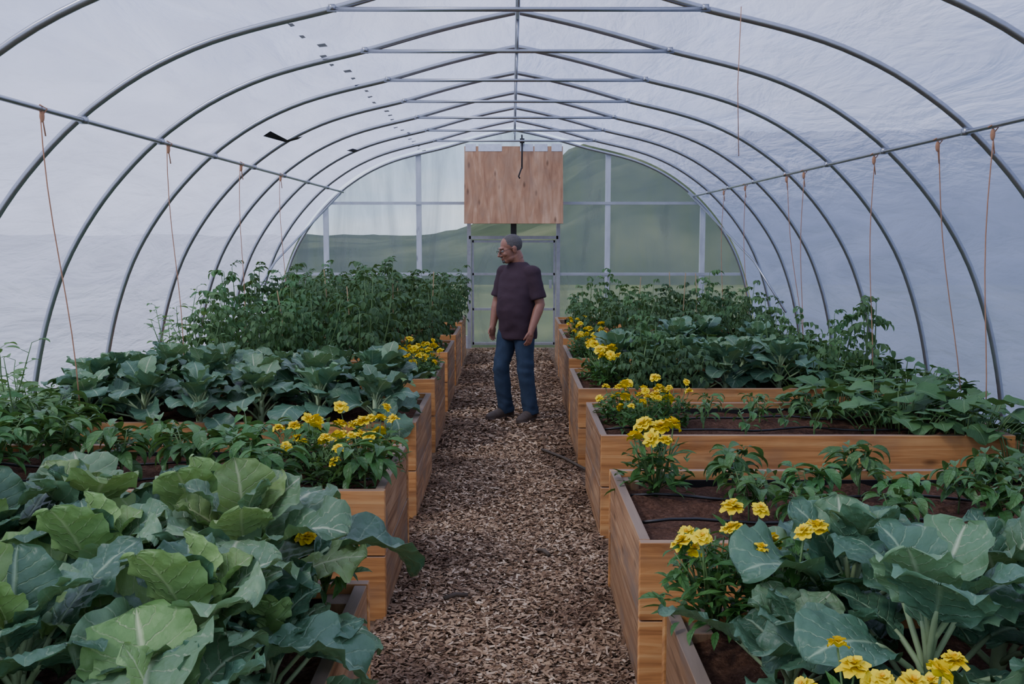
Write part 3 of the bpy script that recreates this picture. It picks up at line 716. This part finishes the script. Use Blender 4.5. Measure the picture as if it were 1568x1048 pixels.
lerp=lambda a,b,t:tuple(a[i]*(1-t)+b[i]*t for i in range(3))
b=MB()
rings(b,[(.82,0,0,.13,.10),(.9,0,-.005,.165,.12),(.98,0,.01,.165,.125),(1.08,0,.025,.155,.125),(1.18,0,.02,.16,.12),(1.3,0,.005,.165,.11),(1.38,0,-.005,.14,.085),(1.44,0,-.01,.09,.065),(1.48,0,-.005,.065,.058)])
HC=W(-.035,.075,1.625)
tube(b,[W(0,-.01,1.42),W(0,.008,1.50),W(-.015,.035,1.57)],[.068,.064,.064],16)
for S,E,Wr in((SHL,ELL,WRL),(SHR,ELR,WRR)):
    H_=(Wr[0],Wr[1]+.02,Wr[2]-.05)
    tube(b,[W(*lerp(S,(0,0,1.36),.3)),W(*lerp(S,E,.08)),W(*lerp(S,E,.3)),W(*lerp(S,E,.7)),W(*E),W(*lerp(E,Wr,.25)),W(*lerp(E,Wr,.7)),W(*Wr),W(*H_)],[.040,.044,.050,.05,.046,.048,.038,.031,.026],16)
for H,K,A in((hipL,knL,anL),(hipR,knR,anR)):
    tube(b,[W(*H,HX),W(*lerp(H,K,.4),HX),W(*lerp(H,K,.8),HX),W(*K,HX),W(*lerp(K,A,.3),HX),W(*lerp(K,A,.75),HX),W(*A,HX)],[.085,.078,.058,.054,.056,.04,.038],16)
for sgn,E,Wr,bend in((1,ELL,WRL,.3),(-1,ELR,WRR,.35)):
    wv=W(*Wr); ev=W(*E); d=(wv-ev); d/=np.linalg.norm(d)
    fwd=RY@np.array([0,1,0.])
    d=d*.6+np.array([0,0,-1.])*.4; d/=np.linalg.norm(d)
    fwd=fwd-d*np.dot(fwd,d); fwd/=np.linalg.norm(fwd); side=np.cross(d,fwd); 
    if np.dot(side,RY@np.array([sgn*1.,0,0]))<0: side=-side
    pc=wv+d*.05; Rm=np.stack([fwd,side,d],-1)
    ell(b,pc,(.043,.020,.058),Rm)
    for q,(fo,ln) in enumerate(((.032,.07),(.011,.08),(-.011,.074),(-.032,.058))):
        s0=wv+d*.082+fwd*fo; s1=s0+(d-side*.12)*ln*.45; s2=s1+(d*.85-side*.5)*ln*.32; s3=s2+(d*.6-side*.8)*ln*.25
        tube(b,[wv+d*.05+fwd*fo*.8,s0,s1,s2,s3],[.009,.0096,.0088,.008,.0065],8)
    t0=wv+d*.03+fwd*.028; tube(b,[t0,t0+(fwd*.6+d*.8)*.03,t0+(fwd*.45+d*.9-side*.1)*.058,t0+(fwd*.3+d*.95-side*.3)*.078],[.013,.0115,.010,.0075],8)
hy=math.radians(72); ht=math.radians(17)
c1,s1=math.cos(-hy),math.sin(-hy)
Rzh=np.array([[c1,-s1,0],[s1,c1,0],[0,0,1]]); c2,s2=math.cos(ht),math.sin(ht)
Rxh=np.array([[1,0,0],[0,c2,-s2],[0,s2,c2]]); RH=Rzh@Rxh
HS=1.10
def HP(x,y,z): return RH@np.array([x,y,z])*HS+HC
def he(mb,c,r,mat=0,n=20,k=14): ell(mb,HP(*c),tuple(q*HS for q in r),RH,mat,n,k)
he(b,(0,.018,.035),(.074,.095,.083)); he(b,(0,-.035,-.02),(.062,.058,.085)); he(b,(0,-.055,-.082),(.036,.034,.03)); he(b,(0,-.03,-.07),(.058,.05,.038))
he(b,(0,-.079,.028),(.05,.018,.012)); he(b,(.036,-.068,-.025),(.022,.02,.02)); he(b,(-.036,-.068,-.025),(.022,.02,.02))
tube(b,[HP(0,-.088,.018),HP(0,-.106,-.008),HP(0,-.119,-.028),HP(0,-.098,-.038)],[.009,.011,.0145,.010],10)
he(b,(.012,-.098,-.034),(.009,.010,.008)); he(b,(-.012,-.098,-.034),(.009,.010,.008))
he(b,(0,-.092,-.058),(.024,.011,.008)); he(b,(0,-.090,-.070),(.02,.011,.007))
for sx in(-1,1): he(b,(sx*.076,.012,-.01),(.010,.020,.032)); he(b,(sx*.082,.018,.002),(.008,.016,.022))
tube(b,[HP(0,.03,-.03),HP(0,.04,-.10)],[.058,.060],14)
remesh(b,'body',m_skin,.0050,2,man,.4)
s=MB()
rings(s,[(.775,0,.0,.188,.145),(.85,0,.0,.192,.147),(.95,0,.015,.19,.155),(1.05,0,.035,.185,.158),(1.16,0,.03,.184,.148),(1.28,0,.01,.196,.138),(1.37,0,-.002,.195,.118),(1.43,0,-.008,.165,.098),(1.475,0,-.005,.115,.084),(1.50,0,.002,.082,.076)],n=32)
for S,E in((SHL,ELL),(SHR,ELR)):
    ell(s,W(*S),(.078,.078,.072))
    tube(s,[W(*lerp(S,(0,0,1.38),.55)),W(*lerp(S,(0,0,1.395),.15)),W(*lerp(S,E,.12)),W(*lerp(S,E,.4)),W(*lerp(S,E,.6)),W(*lerp(S,E,.82))],[.075,.075,.075,.074,.072,.076],18)
so_=remesh(s,'t_shirt',m_shirt,.009,4,man)
for v in so_.data.vertices:
    c=v.co; n=v.normal; v.co=c+n*(.003+.010*mnoise.noise((c.x*7,c.y*7,c.z*7))+.008*mnoise.noise((c.x*9+c.z*9,c.y*9,c.z*12-c.x*8)))
j=MB()
rings(j,[(.76,0,0,.135,.105),(.82,0,0,.165,.12),(.9,0,-.005,.172,.128),(.97,0,0,.168,.128)],ox=HX)
for H,K,A in((hipL,knL,anL),(hipR,knR,anR)):
    tube(j,[W(*lerp(H,K,-.02),HX),W(*lerp(H,K,.25),HX),W(*lerp(H,K,.6),HX),W(*K,HX),W(*lerp(K,A,.35),HX),W(*lerp(K,A,.8),HX),W(*lerp(K,A,1.1),HX)],[.095,.102,.090,.079,.077,.074,.080],18)
jo=remesh(j,'jeans',m_jean,.009,3,man)
for v in jo.data.vertices:
    c=v.co; n=v.normal; k=.6+1.2*math.exp(-((c.z-.5)/.08)**2)+1.6*math.exp(-((c.z-.13)/.08)**2)
    v.co=c+n*(.008*mnoise.noise((c.x*9,c.y*9,c.z*7))+.006*k*mnoise.noise((c.x*11+c.z*8,c.y*11,c.z*18)))
bt=MB()
for A,yaw in((anL,.25),(anR,-.15)):
    l,f,z=A
    tube(bt,[W(l,f-.01,.17,HX),W(l,f-.01,.10,HX),W(l,f-.005,.06,HX)],[.055,.055,.055],14)
    for q,(ff,rr,zz,hh) in enumerate(((-.045,.046,.05,.05),(.0,.049,.06,.06),(.04,.050,.058,.058),(.08,.052,.053,.053),(.115,.054,.047,.047),(.16,.051,.041,.041),(.19,.043,.036,.035))):
        ell(bt,W(l+ff*yaw,f+ff,zz,HX),(rr,.05,hh),RY)
    for ff in(-.05,0,.05,.1,.15,.19): 
        p=W(l+ff*yaw,f+ff,.014,HX); ell(bt,p,(.053,.05,.014),RY)
remesh(bt,'boots',m_boot,.007,3,man)
h=MB(); he(h,(0,.022,.036),(.0765,.0955,.0850),0,60,40)
V=h.v[0]; L=((V-HC)@RH)/HS
for i in range(len(V)):
    d=V[i]-HC; V[i]=V[i]+d*.02*mnoise.noise(Vector(V[i]*60))
def keep(p): 
    x,y,z=p
    return (y>-.035+max(0,(.05-z))*.8) and z>-.05 and not(z<.0 and y<.035)
fs=[f for f in h.f if all(keep(L[i]) for i in f)]
h.f=fs; h.m=[0]*len(fs); h.obj('hair',[m_hair],True,man)
fc=MB(); 
he(fc,(0,-.088,-.085),(.022,.012,.016)); he(fc,(0,-.097,-.05),(.024,.006,.004)); fc.obj('goatee',[m_hair],True,man)
e=MB()
for sx in(-1,1):
    he(e,(sx*.031,-.081,.004),(.0125,.012,.009),0); he(e,(sx*.031,-.0925,.002),(.0045,.003,.0045),1)
    he(e,(sx*.031,-.096,.028),(.018,.004,.004),3)
he(e,(0,-.102,-.0635),(.02,.003,.0025),2)
e.obj('eyes_brows_mouth',[m_eye,m_pup,m_lip,m_hair],True,man)
g=MB()
for sx in(-1,1):
    tube(g,[HP(sx*.034+.023*math.cos(a),-.107,.002+.017*math.sin(a)) for a in np.linspace(0,2*pi,17)],.0016,5)
    tube(g,[HP(sx*.057,-.107,.006),HP(sx*.072,-.06,.008),HP(sx*.083,.01,.008),HP(sx*.082,.03,-.005)],.0018,5)
tube(g,[HP(-.011,-.108,.005),HP(0,-.110,.008),HP(.011,-.108,.005)],.0015,5)
g.obj('eyeglasses',[m_dark],True,man)
